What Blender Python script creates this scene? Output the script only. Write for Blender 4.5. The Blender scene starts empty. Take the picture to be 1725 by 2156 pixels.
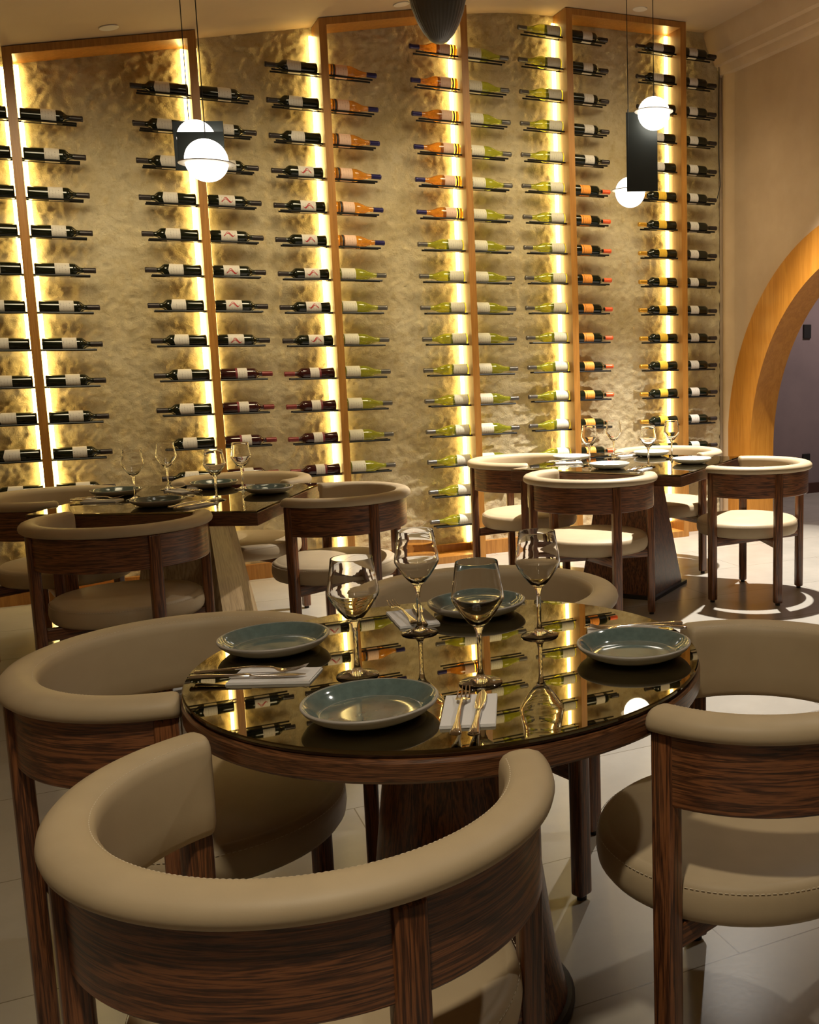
import bpy, bmesh, math, random
from mathutils import Vector, Matrix, noise
PI = math.pi
random.seed(7)
scene = bpy.context.scene
COL = scene.collection

# ------------------------------------------------------------------ camera
H = 1.343
cam_d = bpy.data.cameras.new('camera'); cam = bpy.data.objects.new('camera', cam_d); COL.objects.link(cam)
cam_d.sensor_fit = 'VERTICAL'; cam_d.sensor_height = 24.0; cam_d.sensor_width = 36.0; cam_d.lens = 24.0
cam_d.shift_x = (862.5-1309.0)/2156.0; cam_d.shift_y = (1073.0-1078.0)/2156.0
pit, rol = 0.148, -0.0163
cp, sp, cr, sr = math.cos(pit), math.sin(pit), math.cos(rol), math.sin(rol)
r0 = Vector((1, 0, 0)); u0 = Vector((0, sp, cp)); fw = Vector((0, cp, -sp))
rt = cr*r0+sr*u0; up = -sr*r0+cr*u0
M = Matrix((rt, up, -fw)).transposed().to_4x4(); M.translation = (0, 0, H)
cam.matrix_world = M; cam_d.clip_start = 0.05
scene.camera = cam
scene.view_settings.view_transform = 'Standard'
scene.view_settings.look = 'None'
scene.view_settings.exposure = 0.0
scene.view_settings.gamma = 1.0
scene.view_settings.use_curve_mapping = False

# ------------------------------------------------------------------ world + lights
wd = bpy.data.worlds.new('world'); scene.world = wd; wd.use_nodes = True
wd.node_tree.nodes['Background'].inputs[0].default_value = (1.0, 0.80, 0.55, 1)
wd.node_tree.nodes['Background'].inputs[1].default_value = 0.02
LED_STRENGTH = 19.0
LED_COLOR = (1.0, 0.745, 0.25)
GLOBE_STRENGTH = 5.5
def spot(loc, tgt, watts, color, angle, size=0.04, blend=0.6):
    l = bpy.data.lights.new('spot_light', 'SPOT'); l.energy = watts; l.color = color
    l.spot_size = math.radians(angle); l.spot_blend = blend; l.shadow_soft_size = size
    o = bpy.data.objects.new('spot_light', l); COL.objects.link(o); o.location = loc
    o.rotation_euler = (Vector(tgt)-Vector(loc)).to_track_quat('-Z', 'Y').to_euler()
    return o
WARM = (1.0, 0.84, 0.52); NEUT = (1.0, 0.92, 0.79)
spot((0.72, 6.42, 3.55), (0.62, 5.75, 0), 1450, (1.0, .94, .85), 84, 0.03, 0.55)
# added spots that brighten the stone wall; no such fittings in the room
for (wx, wy, wz), (tx, ty), wt in (((-2.55, 4.75, 2.85), (-3.0, 5.8), 92), ((-1.45, 5.35, 3.10), (-1.9, 6.4), 100), ((-0.35, 5.95, 3.30), (-0.8, 7.0), 110), ((0.55, 6.40, 3.40), (0.15, 7.5), 106)):
    spot((wx, wy, wz), (tx, ty, 1.5), wt, WARM, 105, 0.35, 1.0)
spot((1.30, 3.00, 3.20), (0.7, 2.2, 0), 62, NEUT, 110, 0.05, 1.0)
spot((-0.30, 0.30, 3.00), (-0.4, 1.0, 0), 230, (1.0, .87, .66), 120, 0.10, 1.0)
spot((-2.6, 2.2, 3.00), (-1.9, 2.6, 0), 22, WARM, 130, 0.08, 1.0)
spot((2.9, 8.9, 3.1), (2.6, 9.2, 0), 220, (1.0, .84, .80), 140, 0.1, 1.0)

# ------------------------------------------------------------------ wall frame (u along the wall, n into the room)
S = 1.0174
U = Vector((0.88315, 0.46908, 0)); N = Vector((0.46908, -0.88315, 0))
P0 = Vector((-0.742217, 7.02948, 0))*S
def W(u, n, z): return P0+U*u+N*n+Vector((0, 0, z))
WROT = math.atan2(U.y, U.x)
CZ = [(-6, 2.35), (-4.2, 2.62), (-2.84, 3.0), (-1.90, 3.20), (-1.2, 3.355), (-0.32, 3.545), (0.05, 3.605), (0.42, 3.63), (1.3, 3.655), (1.75, 3.68), (6, 3.70)]
def ceil(u):
    for (a, za), (b, zb) in zip(CZ, CZ[1:]):
        if u <= b:
            t = (u-a)/(b-a); return za+(zb-za)*t
    return CZ[-1][1]

# ------------------------------------------------------------------ materials
def mat(name, color=(.5, .5, .5), rough=.5, metal=0.0, **kw):
    m = bpy.data.materials.new(name); m.use_nodes = True
    b = m.node_tree.nodes['Principled BSDF']
    b.inputs['Base Color'].default_value = (*color, 1); b.inputs['Roughness'].default_value = rough
    b.inputs['Metallic'].default_value = metal
    for k, v in kw.items(): b.inputs[k.replace('_', ' ')].default_value = v
    return m
def nt(m): return m.node_tree.nodes, m.node_tree.links, m.node_tree.nodes['Principled BSDF']
def coords(m, scale=(1, 1, 1), rot=(0, 0, 0), kind='Object'):
    n, l, b = nt(m)
    tc = n.new('ShaderNodeTexCoord'); mp = n.new('ShaderNodeMapping')
    mp.inputs['Scale'].default_value = scale; mp.inputs['Rotation'].default_value = rot
    l.new(tc.outputs[kind], mp.inputs[0]); return mp.outputs[0]
def tex_noise(m, vec, scale, detail=4, rough=.6, dist=0.0):
    n, l, b = nt(m); t = n.new('ShaderNodeTexNoise')
    t.inputs['Scale'].default_value = scale; t.inputs['Detail'].default_value = detail
    t.inputs['Roughness'].default_value = rough; t.inputs['Distortion'].default_value = dist
    l.new(vec, t.inputs['Vector']); return t.outputs[0]
def ramp(m, fac, stops):
    n, l, b = nt(m); r = n.new('ShaderNodeValToRGB'); e = r.color_ramp.elements
    while len(e) < len(stops): e.new(.5)
    for x, (p, c) in zip(e, stops): x.position = p; x.color = (*c, 1)
    l.new(fac, r.inputs[0]); return r.outputs[0]
def bump(m, h, strength=.3, dist=.01, chain=None):
    n, l, b = nt(m); bp = n.new('ShaderNodeBump'); bp.inputs['Strength'].default_value = strength
    bp.inputs['Distance'].default_value = dist; l.new(h, bp.inputs['Height'])
    if chain: l.new(chain, bp.inputs['Normal'])
    l.new(bp.outputs[0], b.inputs['Normal']); return bp.outputs[0]
def setc(m, out, inp='Base Color'):
    n, l, b = nt(m); l.new(out, b.inputs[inp])
def mixc(m, fac, a, c, mode='MULTIPLY'):
    n, l, b = nt(m); x = n.new('ShaderNodeMix'); x.data_type = 'RGBA'; x.blend_type = mode
    if isinstance(fac, float): x.inputs[0].default_value = fac
    else: l.new(fac, x.inputs[0])
    l.new(a, x.inputs[6]); l.new(c, x.inputs[7]); return x.outputs[2]

def wood(name, stops, scale, ring=9.0, rough=.35, coat=.3):
    m = mat(name, rough=rough); n, l, b = nt(m)
    v = coords(m, scale)
    a = tex_noise(m, v, 1.0, 3, .55, .6)
    mt = n.new('ShaderNodeMath'); mt.operation = 'MULTIPLY'; mt.inputs[1].default_value = ring; l.new(a, mt.inputs[0])
    fr = n.new('ShaderNodeMath'); fr.operation = 'PINGPONG'; fr.inputs[1].default_value = .5; l.new(mt.outputs[0], fr.inputs[0])
    fine = tex_noise(m, coords(m, tuple(s*9 for s in scale)), 1.0, 3, .6)
    ad = n.new('ShaderNodeMath'); ad.operation = 'ADD'; l.new(fr.outputs[0], ad.inputs[0]); l.new(fine, ad.inputs[1])
    c = ramp(m, ad.outputs[0], stops); setc(m, c)
    bump(m, ad.outputs[0], .12, .002)
    b.inputs['Coat Weight'].default_value = coat; b.inputs['Coat Roughness'].default_value = .22
    return m
DK = [(.35, (.022, .008, .003)), (.65, (.088, .029, .010)), (.95, (.23, .083, .027))]
M_wood_h = wood('dark_wood_horizontal_grain', DK, (3, 3, 62), 5)
M_wood_v = wood('dark_wood_vertical_grain', DK, (60, 60, 2.2), 5)
M_wood_t = wood('table_edge_wood', [(.30, (.022, .009, .004)), (.62, (.08, .03, .011)), (.95, (.17, .068, .026))], (4, 4, 90), 6)
M_wood_l = wood('pale_oak_pedestal', [(.25, (.16, .10, .045)), (.6, (.26, .17, .08)), (.95, (.36, .25, .13))], (22, 22, 1.4), 6, .45, .1)
M_frame = wood('honey_wood_frame', [(.2, (.24, .098, .016)), (.6, (.30, .128, .022)), (1, (.37, .165, .032))], (20, 20, 1.2), 4, .42, .15)
M_arch = wood('orange_veneer', [(.2, (.33, .125, .013)), (.6, (.40, .16, .018)), (1, (.46, .195, .026))], (14, 14, 1.0), 4, .35, .2)

M_leather = mat('taupe_leather', (.40, .315, .20), .55); M_leather.node_tree.nodes['Principled BSDF'].inputs['Specular IOR Level'].default_value = .4
_v = coords(M_leather, (1, 1, 1)); bump(M_leather, tex_noise(M_leather, _v, 420, 2, .6), .08, .001)
setc(M_leather, ramp(M_leather, tex_noise(M_leather, _v, 5, 3), [(.3, (.41, .315, .19)), (.7, (.475, .37, .23))]))
M_stitch = mat('pale_thread', (.62, .53, .38), .7)
M_black = mat('black_rubber', (.012, .011, .010), .5)
M_rod = mat('black_steel_rod', (.012, .012, .012), .35, .6)
M_cord = mat('black_cord', (.01, .01, .01), .6)

M_floor = mat('pale_stone_tile', rough=.22); n, l, b = nt(M_floor)
v = coords(M_floor, (1, 1, 1), (0, 0, math.radians(-27)))
bt = n.new('ShaderNodeTexBrick'); l.new(v, bt.inputs['Vector']); bt.inputs['Scale'].default_value = 1.0
bt.inputs['Brick Width'].default_value = 1.2; bt.inputs['Row Height'].default_value = .6; bt.inputs['Mortar Size'].default_value = .0022
bt.inputs['Mortar Smooth'].default_value = .3; bt.offset = .5
bt.inputs['Color1'].default_value = (.43, .40, .345, 1); bt.inputs['Color2'].default_value = (.40, .37, .32, 1); bt.inputs['Mortar'].default_value = (.20, .17, .13, 1)
mo = ramp(M_floor, tex_noise(M_floor, v, 3.0, 6, .65), [(.3, (.84, .84, .84)), (.7, (1, 1, 1))])
setc(M_floor, mixc(M_floor, 1.0, bt.outputs[0], mo)); bump(M_floor, tex_noise(M_floor, v, 60, 3), .03, .002)

M_stone = mat('rough_sandstone', rough=.9); n, l, b = nt(M_stone)
v = coords(M_stone)
big = tex_noise(M_stone, v, 1.7, 6, .62)
med = tex_noise(M_stone, v, 16, 8, .75)
ca = ramp(M_stone, big, [(.32, (.45, .35, .175)), (.5, (.59, .49, .30)), (.68, (.68, .59, .40))])
cb = ramp(M_stone, med, [(.30, (.78, .70, .54)), (.5, (1, 1, 1)), (.75, (1.0, .98, .95))])
setc(M_stone, mixc(M_stone, .85, ca, cb))
br = n.new('ShaderNodeTexBrick'); br.inputs['Scale'].default_value = 1.0
l.new(coords(M_stone, (1, 1, 1), (PI/2, 0, 0)), br.inputs['Vector'])
br.inputs['Brick Width'].default_value = .62; br.inputs['Row Height'].default_value = .42; br.inputs['Mortar Size'].default_value = .004
b1 = bump(M_stone, br.outputs['Fac'], -.25, .01)
b2 = bump(M_stone, tex_noise(M_stone, v, 22, 8, .75, .4), .8, .024, b1)
b3 = bump(M_stone, tex_noise(M_stone, v, 85, 5, .75), .55, .010, b2)

def plaster(name, a, c, sc=1.6):
    m = mat(name, rough=.85); v = coords(m)
    setc(m, ramp(m, tex_noise(m, v, sc, 6, .6), [(.3, a), (.7, c)])); bump(m, tex_noise(m, v, 14, 4), .08, .006); return m
M_plaster = plaster('tan_plaster', (.40, .29, .19), (.50, .38, .26))
M_ceiling = plaster('ceiling_plaster', (.42, .31, .20), (.47, .355, .235), .8)
M_purple = plaster('mauve_plaster', (.17, .13, .13), (.225, .17, .165))
M_basedark = mat('dark_baseboard', (.055, .02, .012), .4)

M_led = mat('led_diffuser'); b = nt(M_led)[2]; b.inputs['Base Color'].default_value = (.8, .7, .5, 1)
b.inputs['Emission Color'].default_value = (*LED_COLOR, 1); b.inputs['Emission Strength'].default_value = LED_STRENGTH
M_led_dim = mat('led_diffuser_dimmed', (.8, .7, .5)); b = nt(M_led_dim)[2]
b.inputs['Emission Color'].default_value = (*LED_COLOR, 1); b.inputs['Emission Strength'].default_value = LED_STRENGTH*.35
M_globe = mat('opal_glass_globe', (.9, .9, .88)); b = nt(M_globe)[2]
b.inputs['Emission Color'].default_value = (1, .93, .80, 1); b.inputs['Emission Strength'].default_value = GLOBE_STRENGTH
M_downlight = mat('downlight_lens', (.8, .8, .8)); b = nt(M_downlight)[2]
b.inputs['Emission Color'].default_value = (1, .82, .6, 1); b.inputs['Emission Strength'].default_value = .75
M_plate_dark = mat('grey_green_powder_coat', (.045, .052, .048), .38, .3)
M_pend = mat('charcoal_fluted_shade', (.20, .19, .18), .42, .4)
M_trimw = mat('white_trim', (.6, .55, .48), .5)

M_mirror = mat('bronze_mirror_glass', (.25, .215, .13), .012, 1.0)
M_mirror_edge = mat('dark_glass_edge', (.02, .017, .012), .1)
M_steel = mat('polished_steel', (.74, .70, .64), .12, 1.0)
M_glaze = mat('teal_grey_glaze', (.105, .15, .14), .09); b = nt(M_glaze)[2]; b.inputs['Coat Weight'].default_value = .4; b.inputs['Coat Roughness'].default_value = .05
setc(M_glaze, ramp(M_glaze, tex_noise(M_glaze, coords(M_glaze), 60, 3, .6), [(.35, (.085, .122, .112)), (.65, (.11, .155, .142))]))
M_stoneware = mat('taupe_stoneware', (.34, .31, .27), .4)
M_palegl = mat('pale_grey_glaze', (.52, .51, .47), .18)
M_napkin = mat('white_linen', (.72, .70, .69), .9)
bump(M_napkin, tex_noise(M_napkin, coords(M_napkin), 500, 2), .2, .001)
M_glass = mat('clear_glass', (1, 1, 1), .0, 0, IOR=1.47, Transmission_Weight=1.0)

def bottle_glass(name, col, rough=.05, trans=0.0):
    m = mat(name, col, rough); b = nt(m)[2]; b.inputs['Transmission Weight'].default_value = trans; b.inputs['IOR'].default_value = 1.3
    b.inputs['Coat Weight'].default_value = .7; b.inputs['Coat Roughness'].default_value = .04
    return m
G_dark = bottle_glass('dark_green_black_glass', (.006, .008, .004))
G_maroon = bottle_glass('maroon_black_glass', (.030, .006, .006))
G_green = bottle_glass('olive_white_wine_glass', (.60, .66, .07), .02, .85)
G_rose = bottle_glass('orange_wine_glass', (.98, .45, .06), .02, .85)
def label_mat(name, col, ink, swoosh=False, lines=True):
    m = mat(name, col, .6); n, l, b = nt(m)
    v = coords(m); sx = n.new('ShaderNodeSeparateXYZ'); l.new(v, sx.inputs[0])
    # rows of fine print: short dark strokes running round the bottle
    nz = tex_noise(m, coords(m, (260, 40, 700)), 1.0, 1)
    c1 = n.new('ShaderNodeMath'); c1.operation = 'GREATER_THAN'; c1.inputs[1].default_value = .60; l.new(nz, c1.inputs[0])
    w = n.new('ShaderNodeMath'); w.operation = 'PINGPONG'; w.inputs[1].default_value = .0075; l.new(sx.outputs[0], w.inputs[0])
    c2 = n.new('ShaderNodeMath'); c2.operation = 'LESS_THAN'; c2.inputs[1].default_value = .0022; l.new(w.outputs[0], c2.inputs[0])
    za = n.new('ShaderNodeMath'); za.operation = 'ABSOLUTE'; l.new(sx.outputs[2], za.inputs[0])
    c3 = n.new('ShaderNodeMath'); c3.operation = 'LESS_THAN'; c3.inputs[1].default_value = .022; l.new(za.outputs[0], c3.inputs[0])
    p = n.new('ShaderNodeMath'); p.operation = 'MULTIPLY'; l.new(c1.outputs[0], p.inputs[0]); l.new(c2.outputs[0], p.inputs[1])
    q = n.new('ShaderNodeMath'); q.operation = 'MULTIPLY'; l.new(p.outputs[0], q.inputs[0]); l.new(c3.outputs[0], q.inputs[1])
    base = n.new('ShaderNodeRGB'); base.outputs[0].default_value = (*col, 1)
    inkn = n.new('ShaderNodeRGB'); inkn.outputs[0].default_value = (*ink, 1)
    setc(m, mixc(m, q.outputs[0], base.outputs[0], inkn.outputs[0], 'MIX'))
    return m
L_white = label_mat('white_paper_label', (.56, .52, .47), (.14, .12, .10))
L_cream = label_mat('cream_paper_label', (.56, .53, .42), (.2, .17, .10))
L_rose = label_mat('pink_paper_label', (.66, .44, .32), (.35, .20, .14))
L_orange = label_mat('orange_paper_label', (.75, .27, .035), (.08, .03, .01))
L_yellow = label_mat('yellow_paper_label', (.70, .42, .03), (.10, .05, .01))
M_red = mat('red_print', (.33, .012, .015), .6)
M_maroonband = mat('maroon_band', (.15, .012, .02), .5)
C_dark = mat('black_capsule', (.03, .022, .022), .35, .3)
C_blue = mat('navy_capsule', (.02, .015, .09), .3, .4)
C_burg = mat('burgundy_capsule', (.16, .02, .02), .35, .2)
C_orange = mat('red_orange_capsule', (.75, .10, .02), .35)
C_gold = mat('gold_capsule', (.60, .33, .04), .3, .5)
C_grey = mat('pewter_capsule', (.13, .12, .11), .3, .6)

# ------------------------------------------------------------------ mesh helpers
def obj(name, bm, m, parent=None, smooth=True, loc=None, autos=None):
    me = bpy.data.meshes.new(name)
    bmesh.ops.recalc_face_normals(bm, faces=bm.faces[:])
    bm.to_mesh(me); bm.free()
    if isinstance(m, (list, tuple)):
        for x in m: me.materials.append(x)
    else: me.materials.append(m)
    for p in me.polygons: p.use_smooth = smooth
    if smooth: 
        try: me.set_sharp_from_angle(angle=math.radians(autos or 40))
        except Exception: pass
    o = bpy.data.objects.new(name, me); COL.objects.link(o)
    if parent: o.parent = parent
    if loc: o.location = loc
    return o
def empty(name, loc=(0, 0, 0), rz=0.0):
    o = bpy.data.objects.new(name, None); COL.objects.link(o); o.location = loc; o.rotation_euler = (0, 0, rz)
    o.empty_display_size = .05; return o
def tag(o, label=None, cat=None, group=None, kind=None):
    if label: o['label'] = label
    if cat: o['category'] = cat
    if group: o['group'] = group
    if kind: o['kind'] = kind
    return o
def struct(name, bm, m, smooth=False, label=None):
    o = obj(name, bm, m, smooth=smooth); o['kind'] = 'structure'
    if label: o['label'] = label
    return o
def copy_tree(o, parent=None):
    c = o.copy(); COL.objects.link(c)
    if parent is not None: c.parent = parent
    for ch in list(o.children): copy_tree(ch, c)
    return c
def box(bm, c, s, rz=0.0, mtx=None, bev=0.0):
    m = Matrix.Translation(Vector(c)) @ Matrix.Rotation(rz, 4, 'Z') @ Matrix.Diagonal((*s, 1))
    if mtx: m = mtx @ m
    r = bmesh.ops.create_cube(bm, size=1.0, matrix=m)
    if bev:
        es = {e for v in r['verts'] for e in v.link_edges}
        bmesh.ops.bevel(bm, geom=list(es), offset=bev, segments=3, affect='EDGES', profile=.5)
def hexa(bm, pts):
    vs = [bm.verts.new(p) for p in pts]
    for f in ((0, 1, 2, 3), (4, 5, 6, 7), (0, 1, 5, 4), (1, 2, 6, 5), (2, 3, 7, 6), (3, 0, 4, 7)): bm.faces.new([vs[i] for i in f])
def rings(bm, rs, close_u=True, cap=True):
    V = [[bm.verts.new(p) for p in r] for r in rs]
    n_ = len(V[0])
    for a, b_ in zip(V, V[1:]):
        for i in range(n_ if close_u else n_-1):
            j = (i+1) % n_
            bm.faces.new((a[i], a[j], b_[j], b_[i]))
    if cap and close_u:
        bm.faces.new(V[0]); bm.faces.new(V[-1])
    return V
def lathe(bm, prof, seg=32, axis='Z', off=(0, 0, 0), fn=None, cap=True):
    rs = []
    for k, (r, z) in enumerate(prof):
        ring = []
        for i in range(seg):
            t = 2*PI*i/seg; rr = max(r, 1e-5)
            if fn: rr *= fn(t, z)
            p = (rr*math.cos(t), rr*math.sin(t), z)
            if axis == 'X': p = (z, rr*math.cos(t), rr*math.sin(t))
            ring.append((p[0]+off[0], p[1]+off[1], p[2]+off[2]))
        rs.append(ring)
    rings(bm, rs, cap=cap)
def tube(bm, pts, r, seg=8):
    pts = [Vector(p) for p in pts]; rs = []
    for i, p in enumerate(pts):
        d = (pts[min(i+1, len(pts)-1)]-pts[max(i-1, 0)]).normalized()
        a = d.orthogonal().normalized() if i == 0 else (a-d*a.dot(d)).normalized()
        b_ = d.cross(a); rr = r[i] if isinstance(r, (list, tuple)) else r
        rs.append([p+a*(rr*math.cos(2*PI*k/seg))+b_*(rr*math.sin(2*PI*k/seg)) for k in range(seg)])
    rings(bm, rs)
def wbox(bm, u0_, u1, n0, n1, z0, z1a, z1b=None, z0b=None):
    z1b = z1a if z1b is None else z1b; z0b = z0 if z0b is None else z0b
    hexa(bm, [W(u0_, n0, z0), W(u1, n0, z0b), W(u1, n1, z0b), W(u0_, n1, z0), W(u0_, n0, z1a), W(u1, n0, z1b), W(u1, n1, z1b), W(u0_, n1, z1a)])

# ------------------------------------------------------------------ structure
bm = bmesh.new(); box(bm, (0, 5, -.05), (24, 26, .1)); struct('floor', bm, M_floor)
UE = 1.70*S                       # right end of the stone wall
# stone wall: rough relief
bm = bmesh.new(); nu, nz = 520, 320; ua, ub = -4.9, UE; G = []
for i in range(nu+1):
    u = ua+(ub-ua)*i/nu; row = []
    for j in range(nz+1):
        z = ceil(u)*j/nz
        p = Vector((u*1.0, 0, z))
        d = .005*noise.noise(p*4.0)+.006*noise.noise(p*11+Vector((3, 0, 1)))+.008*noise.noise(p*24+Vector((9, 1, 4)))+.007*noise.noise(p*46+Vector((2, 7, 4)))
        row.append(bm.verts.new(W(u, d, z)))
    G.append(row)
for i in range(nu):
    for j in range(nz): bm.faces.new((G[i][j], G[i+1][j], G[i+1][j+1], G[i][j+1]))
rim = [G[i][0] for i in range(nu+1)]+[G[nu][j] for j in range(1, nz+1)]+[G[i][nz] for i in range(nu-1, -1, -1)]+[G[0][j] for j in range(nz-1, 0, -1)]
back = [bm.verts.new(v.co - N*.09) for v in rim]
for i in range(len(rim)):
    j = (i+1) % len(rim); bm.faces.new((rim[i], rim[j], back[j], back[i]))
bm.faces.new(back)
o = struct('wall_back', bm, M_stone, smooth=True)
# plaster behind it
bm = bmesh.new(); wbox(bm, -5.0, UE+.05, -.32, -.12, 0, 4.0); wbox(bm, UE+.02, UE+.06, -.32, -.02, 0, 4.0); struct('wall_back_backing', bm, M_plaster)
# low baseboard in front of the stone
bm = bmesh.new(); wbox(bm, -4.9, UE, .0, .035, 0, .095); struct('baseboard_back', bm, M_frame)
# ceiling: shallow rise extruded from the wall into the room
bm = bmesh.new(); us = [x/10 for x in range(-60, 18)]+[UE+.02]; A_ = [];
for u in us:
    A_.append([bm.verts.new(W(u, n_, ceil(u)+zz)) for n_, zz in ((-.3, 0), (9.5, 0), (9.5, .12), (-.3, .12))])
for a, c in zip(A_, A_[1:]):
    for k in range(4): bm.faces.new((a[k], a[(k+1) % 4], c[(k+1) % 4], c[k]))
bm.faces.new(A_[0]); bm.faces.new(A_[-1]); struct('ceiling', bm, M_ceiling, smooth=True)
# right wall with an arch (t = distance from the corner towards the camera)
TH = .19; E0 = W(UE, 0, 0)
def E(t, d, z): return E0+N*t+U*(d+.035)+Vector((0, 0, z))
OT, OZ, OR = 1.68, .67, 1.60      # outer edge of the veneer band
IT, IZ, IR = 1.80, .63, 1.43      # opening edge
NA = 64
def arc(T, Z, R, k):
    if k < 0: return (T-R, 0)
    if k > NA: return (T+R, 0)
    a = PI-PI*k/NA; return (T+R*math.cos(a), Z+R*math.sin(a))
KS = list(range(-1, NA+2))
bm = bmesh.new(); top = 3.75
for d in (0, TH):
    prev = None
    for k in KS:
        t, z = arc(IT, IZ, IR, k)
        cur = (bm.verts.new(E(t, d, z)), bm.verts.new(E(t, d, top)))
        if prev and abs(prev[2]-t) > 1e-6: bm.faces.new((prev[0], cur[0], cur[1], prev[1]))
        prev = (*cur, t)
    for ta, tb in ((-.35, IT-IR), (IT+IR, 9.6)):
        bm.faces.new([bm.verts.new(p) for p in (E(ta, d, 0), E(tb, d, 0), E(tb, d, top), E(ta, d, top))])
struct('wall_right', bm, M_plaster)
# orange veneer: flat band on the wall face and the reveal
bm = bmesh.new()
def band(d, A1, A2):
    pr = None
    for k in KS:
        p = arc(*A1, k); q = arc(*A2, k)
        cur = [bm.verts.new(E(p[0], d, p[1])), bm.verts.new(E(q[0], d, q[1]))]
        if pr: bm.faces.new((pr[0], pr[1], cur[1], cur[0]))
        pr = cur
    return
band(-.012, (OT, OZ, OR), (IT, IZ, IR-.006)); band(TH+.012, (OT, OZ, OR), (IT, IZ, IR-.006))
pr = pq = None
for k in KS:
    p = arc(IT, IZ, IR-.006, k); q = arc(OT, OZ, OR, k)
    cur = [bm.verts.new(E(p[0], -.012, p[1])), bm.verts.new(E(p[0], TH+.012, p[1]))]
    cq = [bm.verts.new(E(q[0], -.012, q[1])), bm.verts.new(E(q[0], 0, q[1]))]
    if pr: bm.faces.new((pr[0], pr[1], cur[1], cur[0])); bm.faces.new((pq[0], pq[1], cq[1], cq[0]))
    pr = cur; pq = cq
bmesh.ops.remove_doubles(bm, verts=bm.verts[:], dist=1e-4)
o = struct('trim_1', bm, M_arch, smooth=True, label='orange wood veneer lining the arch')
# rounded plaster corner column beside the stone and stepped cornice
bm = bmesh.new()
prof = [(.0, .004), (.01, -.010), (.025, -.017), (.045, -.020), (.065, -.018), (.085, -.012), (.105, -.006), (.14, -.002), (.17, .002)]
rings(bm, [[E(t, d, z) for t, d in prof]+[E(.1, .02, z)] for z in (0, 3.6)]); struct('trim_2', bm, M_plaster, smooth=True, label='shallow plaster pilaster at the corner')
bm = bmesh.new()
prof = [(.0, 3.38), (-.03, 3.39), (-.045, 3.42), (-.05, 3.44), (-.075, 3.45), (-.085, 3.49), (-.09, 3.51), (-.12, 3.52), (-.135, 3.56), (-.15, 3.60), (-.165, 3.64), (-.17, 3.70), (.0, 3.72)]
rings(bm, [[E(t, d, z) for d, z in prof] for t in (-.03, 9.5)]); struct('trim_3', bm, M_plaster, smooth=True, label='stepped plaster cornice')
# hallway behind the arch
bm = bmesh.new(); Q = Vector((1.89, 9.934, 0))
hexa(bm, [Q-U*2.2, Q+U*6, Q+U*6-N*.1, Q-U*2.2-N*.1]+[p+Vector((0, 0, 3.75)) for p in (Q-U*2.2, Q+U*6, Q+U*6-N*.1, Q-U*2.2-N*.1)]); struct('wall_hall', bm, M_purple)
bm = bmesh.new(); P_ = [Q-U*2.2+N*.015, Q+U*6+N*.015, Q+U*6, Q-U*2.2]
hexa(bm, P_+[p+Vector((0, 0, .10)) for p in P_]); struct('baseboard_hall', bm, M_basedark)
bm = bmesh.new(); hexa(bm, [E(-2.6, .0, 3.70), E(9.5, .0, 3.70), E(9.5, 6.2, 3.70), E(-2.6, 6.2, 3.70), E(-2.6, .0, 3.8), E(9.5, .0, 3.8), E(9.5, 6.2, 3.8), E(-2.6, 6.2, 3.8)]); struct('ceiling_hall', bm, M_ceiling)
# walls out of view that close the room
bm = bmesh.new(); wbox(bm, -6.0, UE+.3, 9.3, 9.45, 0, 4.0); struct('wall_front', bm, M_plaster)
bm = bmesh.new(); wbox(bm, -5.15, -5.0, -.3, 9.4, 0, 4.0); struct('wall_left', bm, M_plaster)

# ------------------------------------------------------------------ framed niches, LED strips
PU = [-2.792*S, -1.8985*S, -1.180*S, -0.3165*S, 0.406*S, 1.2745*S]
PWD, PD = .045, .205
for fi, nm in enumerate(('leftmost honey wood frame standing against the stone wall', 'middle honey wood frame against the stone wall, behind the dark hanging shade', 'rightmost honey wood frame against the stone wall, nearest the arch')):
    a, c = PU[2*fi], PU[2*fi+1]
    f = empty('wall_frame', W((a+c)/2, 0, 0)); tag(f, nm, 'frame', 'wooden frames on the stone wall')
    off = f.location
    def rel(bm_):
        bmesh.ops.translate(bm_, verts=bm_.verts[:], vec=-off); return bm_
    for u in (a, c):
        bm = bmesh.new(); t0, t1 = ceil(u-PWD/2)-.004, ceil(u+PWD/2)-.004; wbox(bm, u-PWD/2, u+PWD/2, .0, PD, 0, t0, t1); obj('post', rel(bm), M_frame, f, smooth=False)
    bm = bmesh.new(); ui, uo = a+PWD/2, c-PWD/2
    wbox(bm, ui, uo, .0, PD, ceil(ui)-.044, ceil(ui)-.004, ceil(uo)-.004, ceil(uo)-.044); obj('lintel', rel(bm), M_frame, f, smooth=False)
    bm = bmesh.new(); wbox(bm, ui, uo, .036, PD, 0, .045); obj('sill', rel(bm), M_frame, f, smooth=False)
ORD = ['first', 'second', 'third', 'fourth', 'fifth', 'sixth', 'seventh', 'eighth', 'ninth', 'tenth', 'eleventh', 'twelfth', 'thirteenth', 'fourteenth', 'fifteenth', 'sixteenth']
for i, u in enumerate(PU):
    for s in (-1, 1):
        bm = bmesh.new(); e = u+s*(PWD/2+.002); e2 = e+s*.020
        ht = min(ceil(min(e, e2)), ceil(max(e, e2)))-.055
        wbox(bm, min(e, e2), max(e, e2), .014, .030, .10, ht)
        o = obj('led_strip', bm, M_led if s < 0 or i == 0 else M_led_dim, smooth=False)
        tag(o, f'glowing vertical light strip on the {"left" if s < 0 else "right"} side of the {ORD[i]} wooden post from the left', 'light strip', 'LED strips beside the posts')

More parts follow.
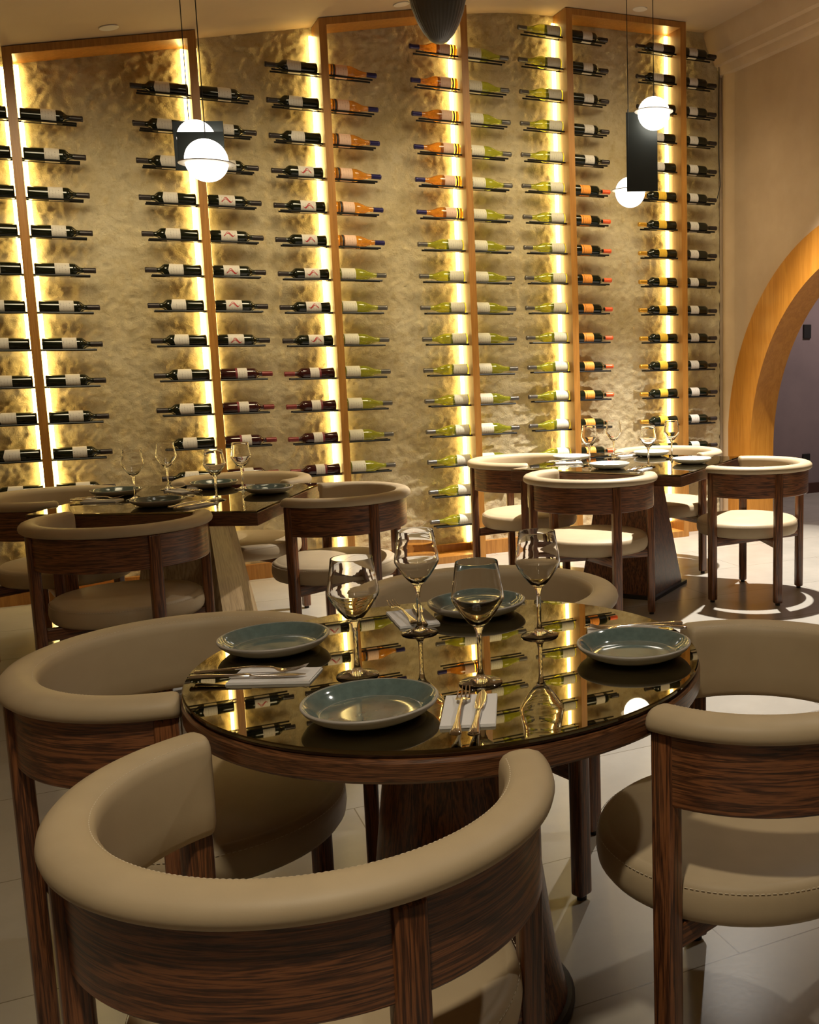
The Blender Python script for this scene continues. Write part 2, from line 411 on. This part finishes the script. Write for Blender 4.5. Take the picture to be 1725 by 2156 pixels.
# ------------------------------------------------------------------ bottles
RB = .0365
def make_bottle(kind):
    sp_ = {
     'dark':   (G_dark, C_dark, L_white, .098, .170, 'bord'),
     'swoosh': (G_dark, C_dark, L_white, .058, .148, 'bord'),
     'maroon': (G_maroon, C_burg, L_white, .095, .150, 'bord'),
     'pentagon': (G_dark, C_dark, L_white, .055, .125, 'bord'),
     'orange': (G_dark, C_orange, L_orange, .060, .135, 'bord'),
     'yellow': (G_dark, C_gold, L_yellow, .085, .150, 'bord'),
     'rose':   (G_rose, C_blue, L_rose, .045, .115, 'burg'),
     'green':  (G_green, C_grey, L_cream, .012, .100, 'burg'),
    }[kind]
    g, cpm, lab, l0, l1, shp = sp_
    root = empty('wine_bottle')
    if shp == 'bord':
        pr = [(0, .004), (.030, 0), (.0355, .003), (RB, .010), (RB, .185), (.0355, .197), (.028, .208), (.019, .216), (.0150, .224), (.0140, .235), (.0135, .292), (.0135, .296), (0, .296)]
    else:
        pr = [(0, .004), (.030, 0), (.0355, .003), (RB, .010), (RB, .125), (.0360, .140), (.0320, .158), (.0255, .178), (.0190, .198), (.0155, .218), (.0140, .240), (.0135, .292), (.0135, .296), (0, .296)]
    bm = bmesh.new(); lathe(bm, pr if shp == 'bord' else [(q*1.08 if q > .02 else q, x) for q, x in pr], 24, 'X'); obj('bottle_body', bm, g, root)
    # capsule over the neck
    bm = bmesh.new(); c0 = .238
    lathe(bm, [(.0146, c0), (.0150, c0+.002), (.0148, .286), (.0155, .288), (.0155, .297), (.0130, .300), (0, .300)], 16, 'X'); obj('capsule', bm, cpm, root)
    bm = bmesh.new(); r = RB*(1 if shp == 'bord' else 1.08)+.0006
    lathe_open = []
    for x in (l0, l1):
        lathe_open.append([(x+(.010*(math.cos(t) > .2)*(1-abs(math.sin(t))) if (x == l1 and kind in ('pentagon', 'green', 'dark')) else 0), r*math.cos(t), r*math.sin(t)) for t in [2*PI*i/32 for i in range(32)]])
    rings(bm, lathe_open, cap=False); lb = obj('label', bm, lab, root)
    def bandring(nm, x0, x1, m_, rr=RB+.0009):
        bm = bmesh.new(); rings(bm, [[(x, rr*math.cos(2*PI*i/24), rr*math.sin(2*PI*i/24)) for i in range(24)] for x in (x0, x1)], cap=False); return obj(nm, bm, m_, root)
    if kind == 'swoosh':
        for sg in (1, -1):      # red ribbon mark, on both flanks of the label
            bm = bmesh.new(); pts = []
            for i in range(15):
                q = i/14; x = l0+.014+q*.062; zc = .004+.011*math.sin(q*2*PI*1.15-1.3)
                pts.append((x, zc, .0016+.0062*math.sin(PI*min(1, q*1.1))))
            V = []
            for x, zc, hw in pts:
                row = []
                for zz in (zc-hw, zc+hw):
                    a = zz/RB; row.append(bm.verts.new((x, sg*(RB+.0012)*math.cos(a), (RB+.0012)*math.sin(a))))
                V.append(row)
            for a, c in zip(V, V[1:]): bm.faces.new((a[0], a[1], c[1], c[0]))
            obj('ribbon_mark', bm, M_red, lb)
    if kind == 'maroon': bandring('foil_band', l0-.012, l0, M_maroonband)
    if kind == 'rose': bandring('foot_band', .028, .040, M_black, RB*1.08+.0009)
    if kind == 'orange':
        bandring('label_stripe', l0+.014, l0+.0165, M_black, RB+.0011)
    if kind == 'yellow': bandring('shoulder_seal', .158, .160, M_rod)
    return root
PROTO = {}
DESC = {'dark': 'dark bottle with plain white label', 'swoosh': 'dark bottle with red ribbon mark on label',
        'maroon': 'maroon bottle with burgundy cap', 'pentagon': 'dark bottle with short white label', 'orange': 'dark bottle with orange label and cap',
        'yellow': 'dark bottle with yellow label, gold neck', 'rose': 'orange wine bottle with navy cap', 'green': 'green glass bottle with cream label'}
ROWS = {  # post -> (z of the top shelf, kinds left, kinds right)
 0: (2.602, ['dark']*12, ['dark']*12),
 1: (2.802, ['dark']*12, ['dark']*3+['swoosh']*5+['maroon']*4),
 2: (2.994, ['dark']*3+['swoosh']*6+['maroon']*4, ['rose']*6+['green']*7),
 3: (3.192, ['rose']*6+['green']*10, ['green']*14),
 4: (3.394, ['green']*15, ['dark']*5+['orange']*10),
 5: (3.388, ['dark']*5+['yellow']*10, ['pentagon']*15)}
def rack(pi, s, z, k):
    u = PU[pi]; a = u+s*(PWD/2); e = u+s*.298
    root = empty('bottle_rack', W(a, 0, z))
    for n_, ex in ((.086, 0.0), (.144, .0)):
        bm = bmesh.new(); tube(bm, [U*0+N*n_, (U*(e-a))+N*n_], .0058, 8); obj('rod', bm, M_rod, root)
    return root
RK = {}
for pi, (z0, LL, RR) in ROWS.items():
    for s, kinds in ((-1, LL), (1, RR)):
        side = 'left' if s < 0 else 'right'
        for k, kd in enumerate(kinds):
            z = (z0-.1972*k)*S if pi else (z0-.1992*k)*S
            # rack
            if s not in RK: r = RK[s] = rack(pi, s, z, k)
            else:
                r = copy_tree(RK[s]); r.location = W(PU[pi]+s*PWD/2, 0, z)
            where = f'{ORD[k]} from top, {side} side of {ORD[pi]} post'
            tag(r, f'pair of black rods, {where}', 'bottle rack', 'black rod racks on the posts')
            if kd not in PROTO: bt_ = PROTO[kd] = make_bottle(kd)
            else: bt_ = copy_tree(PROTO[kd])
            jit = random.uniform(-.004, .004)
            bt_.location = W(PU[pi]+s*(PWD/2+.006+abs(jit)), .115, z+(.0312 if kd not in ('rose', 'green') else .0346))
            roll = random.uniform(-.25, .25)
            bt_.rotation_euler = (roll, 0, WROT if s > 0 else WROT+PI)
            tag(bt_, f'{DESC[kd]}, {where}', 'wine bottle', 'wine bottles on the stone wall')

# ------------------------------------------------------------------ chair
CA, CB = .349, .334
def hoop(phi, d): return Vector(((CA-d)*math.sin(phi), -(CB-d)*math.cos(phi), 0))
def sweep(bm, prof, p0, p1, nseg, round_end=0.0):
    rs = []; cd = sum(p[0] for p in prof)/len(prof); cz = sum(p[1] for p in prof)/len(prof)
    ex = [(0, 1.0)]
    if round_end: ex = [(-round_end, .55), (-round_end*.85, .78), (-round_end*.5, .93), (0, 1.0)]
    def ring(phi, sc): return [hoop(phi, cd+(d-cd)*sc)+Vector((0, 0, cz+(z-cz)*(1-(1-sc)*.35))) for d, z in prof]
    for e, sc in ex[:-1]: rs.append(ring(p0+e, sc))
    for i in range(nseg+1): rs.append(ring(p0+(p1-p0)*i/nseg, 1.0))
    for e, sc in reversed(ex[:-1]): rs.append(ring(p1-e, sc))
    rings(bm, rs)
LEGS = [(-.226, -.215), (.226, -.215), (.277, .138), (-.277, .138)]
def make_chair():
    root = empty('dining_chair')
    # padded hoop
    prof = [(.024, .716), (.009, .7175), (.0025, .723), (.0, .732), (.0025, .742), (.010, .750), (.022, .7545), (.038, .756), (.054, .7545), (.065, .750), (.0715, .742), (.0735, .728), (.0738, .69), (.0735, .64), (.072, .605), (.066, .592), (.054, .589), (.0485, .596), (.0485, .716)]
    bm = bmesh.new(); sweep(bm, prof, -2.09, 2.09, 72, .045); pad = obj('back_pad', bm, M_leather, root, autos=60)
    bm = bmesh.new()
    for row_d, row_z in ((.0640, .7501),):
        nd = 150
        for i in range(nd):
            a = -2.06+4.12*i/nd; b_ = a+4.12/nd*.62
            tube(bm, [hoop(a, row_d)+Vector((0, 0, row_z)), hoop((a+b_)/2, row_d)+Vector((0, 0, row_z+.0004)), hoop(b_, row_d)+Vector((0, 0, row_z))], .0007, 4)
    obj('stitching', bm, M_stitch, pad)
    # curved wooden band
    prof = [(.024, .586), (.022, .589), (.022, .713), (.024, .7155), (.046, .7155), (.048, .713), (.048, .589), (.046, .586)]
    bm = bmesh.new(); sweep(bm, prof, -2.04, 2.04, 64); obj('back_band', bm, M_wood_h, root, autos=30)
    for x, y in LEGS:
        bm = bmesh.new(); an = math.atan2(y, x)
        box(bm, (x, y, .364), (.038, .044, .705), an, bev=.008); lg = obj('leg', bm, M_wood_v, root, autos=50)
        bm = bmesh.new(); lathe(bm, [(0, 0), (.013, 0), (.013, .012), (0, .012)], 12, off=(x, y, 0)); obj('foot_glide', bm, M_black, lg)
    # crossed rails under the seat
    for (x0, y0), (x1, y1) in ((LEGS[0], LEGS[2]), (LEGS[1], LEGS[3])):
        bm = bmesh.new(); d = Vector((x1-x0, y1-y0, 0)); L_ = d.length-.04
        box(bm, ((x0+x1)/2, (y0+y1)/2, .333), (L_, .032, .046), math.atan2(d.y, d.x), bev=.003); obj('seat_rail', bm, M_wood_h, root)
    # round cushion
    R_ = .284
    prof = [(0, .356), (R_-.03, .356), (R_-.012, .360), (R_-.003, .372), (R_, .390), (R_-.001, .412), (R_-.007, .428), (R_-.018, .4375), (R_-.022, .4365), (R_-.026, .4385), (R_-.06, .445), (R_*.5, .450), (0, .452)]
    bm = bmesh.new(); lathe(bm, prof, 72, off=(0, .028, 0)); st = obj('seat', bm, M_leather, root, autos=70)
    bm = bmesh.new(); nd = 170
    for i in range(nd):
        a = 2*PI*i/nd; b_ = a+2*PI/nd*.62
        pts = [((R_-.0035)*math.cos(q), .028+(R_-.0035)*math.sin(q), .4255) for q in (a, (a+b_)/2, b_)]
        tube(bm, pts, .0007, 4)
    obj('stitching', bm, M_stitch, st)
    return root
CH = make_chair(); first = [True]
def chair(x, y, facing, label, group):
    o = CH if first[0] else copy_tree(CH); first[0] = False
    o.location = (x, y, 0); o.rotation_euler = (0, 0, -facing); tag(o, label, 'chair', group)
    return o
gm, gl, gr = 'chairs at the round table', 'chairs at the left square table', 'chairs at the right square table'
chair(-.450, 1.384, .17, 'taupe leather barrel chair nearest the camera, its open side to the round table', gm)
chair(-.918, 2.073, 1.74, 'taupe leather barrel chair on the left side of the round table', gm)
chair(.250, 1.918, -1.41, 'taupe leather barrel chair on the right side of the round table', gm)
chair(-.360, 2.590, 3.34, 'taupe leather barrel chair on the far side of the round table, facing the camera', gm)
chair(-1.985, 3.99, -.02, 'taupe barrel chair on the near side of the left square table, back to camera', gl)
chair(-1.320, 4.72, -1.58, 'taupe barrel chair on the right side of the left square table', gl)
chair(-1.975, 5.31, PI, 'taupe barrel chair on the wall side of the left square table', gl)
chair(-2.65, 4.74, 1.55, 'taupe barrel chair cut by the left edge of the picture, left of the square table', gl)
chair(-.158, 5.235, .37, 'brightly lit barrel chair on the near side of the right square table, back to camera', gr)
chair(.733, 5.70, -1.15, 'brightly lit barrel chair in full view, right of the right square table', gr)
chair(.30, 6.51, .40+PI, 'brightly lit barrel chair on the far side of the right square table', gr)
chair(-.580, 6.10, .37+PI/2, 'barrel chair left of the right square table, close to the stone wall', gr)

# ------------------------------------------------------------------ tables
TZ = .740
TR = .757
def glass_disc(bm, R): lathe(bm, [(0, TR-.008), (R-.002, TR-.008), (R, TR-.006), (R, TR-.002), (R-.002, TR), (0, TR)], 128)
tb = empty('round_table', (-.346, 1.977, 0)); tag(tb, 'round dining table with bronze mirrored top and dark wood edge, in the foreground', 'table')
bm = bmesh.new(); glass_disc(bm, .494); obj('table_top', bm, M_mirror, tb, autos=30)
bm = bmesh.new(); lathe(bm, [(0, TR-.056), (.484, TR-.056), (.494, TR-.053), (.497, TR-.048), (.497, TR-.020), (.494, TR-.0145), (.488, TR-.0135), (.488, TR-.0085), (0, TR-.0085)], 128); obj('edge_panel', bm, M_wood_t, tb, autos=25)
bm = bmesh.new(); lathe(bm, [(0, .022), (.216, .022), (.195, .12), (.165, .35), (.14, .56), (.128, .70), (0, .70)], 48); obj('pedestal', bm, M_wood_v, tb)
bm = bmesh.new(); lathe(bm, [(0, 0), (.226, 0), (.232, .006), (.232, .016), (.226, .0215), (0, .0215)], 48); obj('base_plate', bm, M_black, tb)
def square_table(x, y, rz, wx, wy, mped, label):
    t = empty('square_table', (x, y, 0), rz); tag(t, label, 'table', 'square tables by the stone wall')
    bm = bmesh.new(); box(bm, (0, 0, TZ-.004), (wx, wy, .008), bev=.0015); obj('table_top', bm, M_mirror, t, smooth=False)
    bm = bmesh.new(); box(bm, (0, 0, TZ-.036), (wx+.004, wy+.004, .054), bev=.002); obj('edge_panel', bm, M_wood_t, t, smooth=False)
    bm = bmesh.new(); a, c = .135, .225
    hexa(bm, [(-c, -c, .02), (c, -c, .02), (c, c, .02), (-c, c, .02), (-a, -a, TZ-.064), (a, -a, TZ-.064), (a, a, TZ-.064), (-a, a, TZ-.064)]); obj('pedestal', bm, mped, t, smooth=False)
    bm = bmesh.new(); box(bm, (0, 0, .0095), (.50, .50, .019)); obj('base_plate', bm, M_black, t, smooth=False)
    return t
square_table(-1.985, 4.655, math.radians(.5), .95, .95, M_wood_l, 'square table with mirrored top and pale oak pedestal, on the left')
square_table(.055, 5.876, math.radians(-24), 1.0, 1.0, M_wood_v, 'square table with mirrored top and dark wood pedestal, on the right')

# ------------------------------------------------------------------ tableware
def make_plate(pale=False):
    g = M_palegl if pale else M_glaze
    def wob(t, z): return 1+.010*math.sin(2*t+.6)+.006*math.sin(3*t+1)
    root = None; bm = bmesh.new()
    pr = [(0, .002), (.058, .0), (.062, .003), (.078, .006), (.097, .011), (.108, .020), (.1125, .0265), (.1125, .028), (.110, .0295), (.107, .029)]
    lathe(bm, pr+[(.1055, .0262), (.102, .0205), (.095, .0125), (.087, .0065), (.080, .0035), (0, .0030)], 64, fn=wob, cap=False); root = obj('plate', bm, M_palegl if pale else M_stoneware, autos=80)
    bm = bmesh.new()
    lathe(bm, [(.1085, .0295), (.1055, .0282), (.0985, .0205), (.0915, .0135), (.0875, .0105), (.0850, .0082), (.0820, .0070), (.045, .0064), (0, .0062), (0, .0056), (.083, .0062), (.092, .0125), (.0995, .0200), (.1085, .0290)], 64, fn=wob, cap=False)
    obj('glazed_face', bm, g, root, autos=80); return root
def make_glass():
    root = empty('wine_glass')
    bm = bmesh.new()
    outer = [(.0385, .0), (.0395, .001), (.0385, .0028), (.026, .0058), (.012, .0105), (.0065, .017), (.0045, .030), (.0045, .085), (.0062, .098), (.010, .107)]
    lathe(bm, [(0, 0)]+outer+[(0, .108)], 40); obj('stem', bm, M_glass, root, autos=60)
    bm = bmesh.new()
    out = [(0, .1085), (.010, .1082), (.018, .114), (.030, .129), (.0425, .148), (.0470, .157), (.0478, .163), (.0460, .175), (.0425, .195), (.0385, .2255), (.0380, .2268)]
    inn = [(.0372, .2268), (.0373, .2255), (.0413, .195), (.0448, .175), (.0465, .163), (.0457, .158), (.0413, .150), (.029, .132), (.0165, .1175), (.008, .1135), (0, .113)]
    lathe(bm, out+inn, 40); obj('bowl', bm, M_glass, root, autos=60)
    return root
def make_napkin(lx, ly):
    bm = bmesh.new()
    for k in range(2):
        z = .0012+k*.0024; sx = 1-.02*k; nx, ny = 14, 8; T_ = []
        for zz in (z-.0011, z+.0011):
            T_.append([[bm.verts.new((lx*sx*(i/nx-.5), ly*sx*(j/ny-.5), zz+.0005*math.sin(i*1.3+k)*(j/ny))) for j in range(ny+1)] for i in range(nx+1)])
        for L_ in T_:
            for i in range(nx):
                for j in range(ny): bm.faces.new((L_[i][j], L_[i+1][j], L_[i+1][j+1], L_[i][j+1]))
        lo, hi = T_
        for i in range(nx):
            for j in (0, ny): bm.faces.new((lo[i][j], lo[i+1][j], hi[i+1][j], hi[i][j]))
        for j in range(ny):
            for i in (0, nx): bm.faces.new((lo[i][j], lo[i][j+1], hi[i][j+1], hi[i][j]))
    return obj('napkin', bm, M_napkin, smooth=False)
def section(bm, pts):      # pts: (x, z, halfwidth, halfthick) along X
    rs = []
    for x, z, w_, h_ in pts:
        rs.append([(x, w_*math.cos(2*PI*i/10), z+h_*math.sin(2*PI*i/10)) for i in range(10)])
    rings(bm, rs)
def make_fork():
    root = empty('fork')
    bm = bmesh.new(); section(bm, [(-.105, .007, .007, .0025), (-.103, .007, .0095, .004), (-.09, .0075, .0085, .0038), (-.06, .010, .0045, .0028), (0, .0145, .0028, .0022), (.035, .013, .0028, .0022), (.045, .011, .004, .0015)]); obj('handle', bm, M_steel, root)
    bm = bmesh.new(); section(bm, [(.043, .0115, .003, .0014), (.050, .009, .009, .0013), (.058, .007, .0125, .0012), (.066, .007, .0125, .0012)])
    for k in range(4):
        y = -.0102+k*.0068
        tube(bm, [(.064, y, .007), (.085, y, .0095), (.105, y*.93, .016)], [.0016, .0014, .0006], 6)
    obj('tines', bm, M_steel, root); return root
def make_knife():
    root = empty('knife')
    bm = bmesh.new(); section(bm, [(-.11, .006, .006, .003), (-.108, .006, .0095, .0045), (-.09, .006, .008, .0045), (-.05, .006, .005, .004), (.0, .006, .0055, .0035), (.004, .006, .003, .002)]); obj('handle', bm, M_steel, root)
    bm = bmesh.new(); section(bm, [(.002, .006, .003, .0018), (.012, .006, .0075, .0009), (.05, .006, .0095, .0008), (.085, .006, .0085, .0007), (.104, .006, .002, .0004)]); obj('blade', bm, M_steel, root); return root
PP = {}
def place(key, maker, x, y, z, rz, label, cat, group, tilt=0.0):
    if key not in PP: o = PP[key] = maker()
    else: o = copy_tree(PP[key])
    o.location = (x, y, z); o.rotation_euler = (0, tilt, rz); tag(o, label, cat, group); return o
g1 = 'on the round table'; K = 1.0572
Z = TR+.0003; Q9 = .9725
for x, y, r, lb in ((-.437, 1.690, .3, 'teal grey stoneware plate nearest the camera on the round table'), (-.742, 2.112, 1.2, 'teal grey stoneware plate at the left of the round table'),
                 (.020, 2.020, 2.2, 'teal grey stoneware plate at the right of the round table'), (-.352, 2.405, 3.0, 'teal grey stoneware plate at the far side of the round table')):
    place('plate', make_plate, x*Q9, y*Q9, Z, r, lb, 'plate', 'plates '+g1)
for x, y, lb in ((-.516, 1.915, 'empty wine glass left of centre on the round table, beside the left plate'), (-.270, 1.858, 'empty wine glass in front on the round table, just behind the nearest napkin'),
              (-.455, 2.223, 'empty wine glass at the back of the round table beside the far napkin'), (-.184, 2.182, 'empty wine glass at the back right of the round table')):
    place('glass', make_glass, x*Q9, y*Q9, Z, random.random(), lb, 'wine glass', 'wine glasses '+g1)
def setting(nx, ny, rz, key, lx, ly, where, grp, fo=(-.02, .016), kn=(-.02, -.014), fr=0.0, kr=.08, ft=0.0):
    place(key, lambda: make_napkin(lx, ly), nx, ny, Z, rz, f'folded white napkin {where}', 'napkin', 'napkins '+grp)
    c, s = math.cos(rz), math.sin(rz)
    for nm, mk, (ox, oy), dr in (('fork', make_fork, fo, fr), ('knife', make_knife, kn, kr)):
        place(nm, mk, nx+ox*c-oy*s, ny+ox*s+oy*c, Z+.0050, rz+dr, f'steel {nm} lying on the folded napkin {where}', nm, ('forks ' if nm == 'fork' else 'knives ')+grp)
setting(-.268*Q9, 1.700*Q9, PI/2+.10, 'nap', .155, .090, 'nearest the camera on the round table', g1, fo=(-.028, .014), kn=(-.026, -.016), fr=-.02, kr=-.04)
setting(-.676*Q9, 1.915*Q9, .02, 'nap', .155, .090, 'at the left of the round table', g1, fo=(-.045, .004), kn=(-.04, -.022), fr=.03, kr=.02)
setting(-.497*Q9, 2.350*Q9, PI/2+.42, 'nap', .155, .090, 'at the far side of the round table', g1, fo=(.02, .018), kn=(.0, -.018), fr=.05, kr=-.15)
setting(-.000*Q9, 2.200*Q9, PI+.05, 'nap', .155, .090, 'at the right of the round table', g1, fo=(-.03, .012), kn=(-.02, -.016), fr=-.05, kr=.05)
Z = TZ+.0003
# left square table
for x, y, lb in ((-2.365, 4.76, 'at the left of the left square table'), (-2.005, 4.39, 'at the near side of the left square table'), (-2.005, 5.095-.08, 'at the wall side of the left square table'), (-1.655, 4.77, 'at the right of the left square table')):
    place('plate', make_plate, x, y, Z, 1, 'teal grey plate '+lb, 'plate', 'plates on the left square table')
for x, y, lb in ((-2.196, 4.590, 'leftmost of the four wine glasses on the left square table'), (-2.208, 4.961, 'wine glass at the back left of the left square table'), (-1.805, 4.529, 'wine glass at the front right of the left square table'), (-1.828, 4.913, 'wine glass at the back right of the left square table')):
    place('glass', make_glass, x, y, Z, 1, lb, 'wine glass', 'wine glasses on the left square table')
gl2 = 'on the left square table'
setting(-2.33, 4.555, .05, 'nap', .155, .090, 'at the left of the left square table', gl2)
setting(-1.83, 4.35, PI/2-.4, 'nap', .155, .090, 'at the near side of the left square table', gl2)
setting(-2.10, 4.98-.12, PI/2+.9, 'nap', .155, .090, 'at the wall side of the left square table', gl2)
# right square table
for x, y, lb in ((-.292, 6.07, 'at the left of the right square table'), (-.062, 5.60, 'at the near side of the right square table'), (.190, 6.27, 'at the far side of the right square table'), (.405, 5.80, 'at the right of the right square table')):
    place('pale', lambda: make_plate(True), x, y, Z, 1, 'pale grey plate '+lb, 'plate', 'plates on the right square table')
for x, y, lb in ((-.175, 5.751, 'leftmost of the four wine glasses on the right square table'), (-.040, 6.11, 'wine glass at the back left of the right square table'), (.153, 5.625, 'wine glass at the front right of the right square table'), (.303, 6.053, 'rightmost of the four wine glasses on the right square table')):
    place('glass', make_glass, x, y, Z, 1, lb, 'wine glass', 'wine glasses on the right square table')
gr2 = 'on the right square table'
setting(-.30, 5.895, .1, 'nap', .155, .090, 'at the left of the right square table', gr2)
setting(.102, 5.50, PI/2-.4, 'nap', .155, .090, 'at the near side of the right square table', gr2)
setting(.035, 6.28, PI/2-.9, 'nap', .155, .090, 'at the far side of the right square table', gr2)

# ------------------------------------------------------------------ ceiling lights, pendants, switches
def ray(x, y):
    a = (x-1309.0)/2156.0; b_ = -(y-1073.0)/2156.0
    return rt*a+up*b_+fw
def at_Y(x, y, Y):
    d = ray(x, y); return Vector((0, 0, H))+d*(Y/d.y)
def uof(p): return (Vector((p.x, p.y, 0))-P0).dot(U)
for (px, py), lb in (((229, 57), 'round recessed downlight in the ceiling at upper left'), ((845, 8), 'round recessed downlight in the ceiling left of the dark hanging shade'), ((1348, 18), 'round recessed downlight in the ceiling above the right frame')):
    Y = 4.0; p = at_Y(px, py, Y)
    while p.z < ceil(uof(p)) and Y < 9: Y += .005; p = at_Y(px, py, Y)
    u = uof(p); sl = (ceil(u+.05)-ceil(u-.05))/.1
    r = empty('downlight', p-Vector((0, 0, .002))); tag(r, lb, 'downlight', 'recessed downlights')
    r.rotation_euler = U.to_track_quat('X', 'Z').to_euler(); r.rotation_euler.y = -math.atan(sl)
    bm = bmesh.new(); lathe(bm, [(.036, -.004), (.048, -.004), (.050, -.001), (.050, 0), (.036, 0)], 32); obj('trim_ring', bm, M_trimw, r)
    bm = bmesh.new(); lathe(bm, [(0, -.003), (.036, -.003), (.036, 0), (0, 0)], 32); obj('lens', bm, M_downlight, r)
def sphere(bm, c, r):
    bmesh.ops.create_uvsphere(bm, u_segments=40, v_segments=24, radius=r, matrix=Matrix.Translation(Vector(c)))
def pendant(label, globes, plates, cords, base, discs=()):
    root = empty('pendant_lamp', base); tag(root, label, 'pendant lamp', 'globe pendants above the square tables')
    rel_ = lambda p: Vector(p)-Vector(base)
    for c, r in globes:
        bm = bmesh.new(); sphere(bm, rel_(c), r); obj('globe', bm, M_globe, root)
    for c, s, rz in plates:
        bm = bmesh.new(); box(bm, rel_(c), s, rz, bev=.001); obj('metal_plate', bm, M_plate_dark, root, smooth=False)
    for c, r in discs:
        bm = bmesh.new(); p = rel_(c); lathe(bm, [(0, -.002), (r, -.002), (r, .002), (0, .002)], 32, off=p); obj('holder_disc', bm, M_trimw, root)
    for a, b_ in cords:
        bm = bmesh.new(); tube(bm, [rel_(a), rel_(b_)], .0022, 6); obj('cord', bm, M_cord, root)
        bm = bmesh.new(); q = rel_(b_); tube(bm, [q+Vector((0, 0, -.03)), q], .006, 8); obj('canopy', bm, M_cord, root)
def cordup(p):
    z = ceil(uof(p)); return (p, Vector((p.x, p.y, z)))
YL = 4.27
gA = at_Y(435, 338, YL); gB = at_Y(414, 293, YL+.24)
pl1 = at_Y(424, 318, YL+.115); pl2 = at_Y(420, 307, YL+.36)
c1 = at_Y(433, 300, YL+.04); c2 = at_Y(398, 262, YL+.33)
pendant('pendant lamp of two glowing globes and a dark square plate, upper left', [(gA, .083), (gB, .078)],
        [(pl1, (.19, .004, .152), .05), (pl2, (.215, .004, .205), .05)], [cordup(c1), cordup(c2)], gA, [(gA-Vector((0, 0, .012)), .108)])
YR = 5.55
gA = at_Y(1377, 239, YR); gB = at_Y(1327, 405, YR+.20)
pl1 = at_Y(1352, 320, YR+.095); 
pendant('pendant lamp of two glowing globes on a tall dark plate, upper right', [(gA, .083), (gB, .080)],
        [(pl1, (.165, .004, .405), -.05), (at_Y(1338, 318, YR+.16)+Vector((-.035, 0, .0)), (.004, .13, .40), -.05)], [cordup(at_Y(1377, 209, YR)), cordup(at_Y(1323, 240, YR+.11))], gA, [(gA+Vector((0, 0, .01)), .10), (gB+Vector((0, 0, .01)), .098)])
# fluted dark shade hanging at the top
YT = 3.0; bt_ = at_Y(925, 92, YT)
sh = empty('hanging_shade', bt_); tag(sh, 'dark fluted teardrop shade hanging from the ceiling at the top centre', 'pendant lamp')
bm = bmesh.new()
prof = [(0, 0), (.014, .002), (.026, .009), (.042, .028), (.057, .055), (.070, .090), (.079, .13), (.086, .19), (.088, .26), (.083, .34), (.068, .42), (.045, .47), (.018, .50), (0, .502)]
lathe(bm, prof, 144, fn=lambda t, z: 1+.022*abs(math.sin(t*18))); obj('shade', bm, M_pend, sh, autos=80)
bm = bmesh.new(); tube(bm, [(0, 0, .50), (0, 0, ceil(uof(bt_))-bt_.z)], .003, 8); obj('cord', bm, M_cord, sh)
# loose cable by the corner of the stone wall
bm = bmesh.new(); tube(bm, [E(.02, -.05, 3.5), E(.03, -.052, 3.38), E(.02, -.055, 3.1), E(.03, -.06, 2.8), W(UE-.02, .05, 2.6), W(UE-.05, .05, 2.5)], .003, 6)
tag(obj('cable', bm, M_cord), 'thin black cable trailing down the corner at the right end of the stone wall', 'cable')
# small black boxes on the hall wall
for (px, py), hh, lb in (((1699, 698), .13, 'small black switch plate high on the mauve hall wall'), ((1697, 966), .10, 'small black socket low on the mauve hall wall')):
    d = ray(px, py); o_ = Vector((0, 0, H)); t = (Q-o_).dot(N)/d.dot(N); p = o_+d*t
    bm = bmesh.new(); box(bm, p+N*.008, (.085, .016, hh), WROT, bev=.002)
    tag(obj('wall_switch', bm, M_black, smooth=False), lb, 'switch', 'fittings on the hall wall')
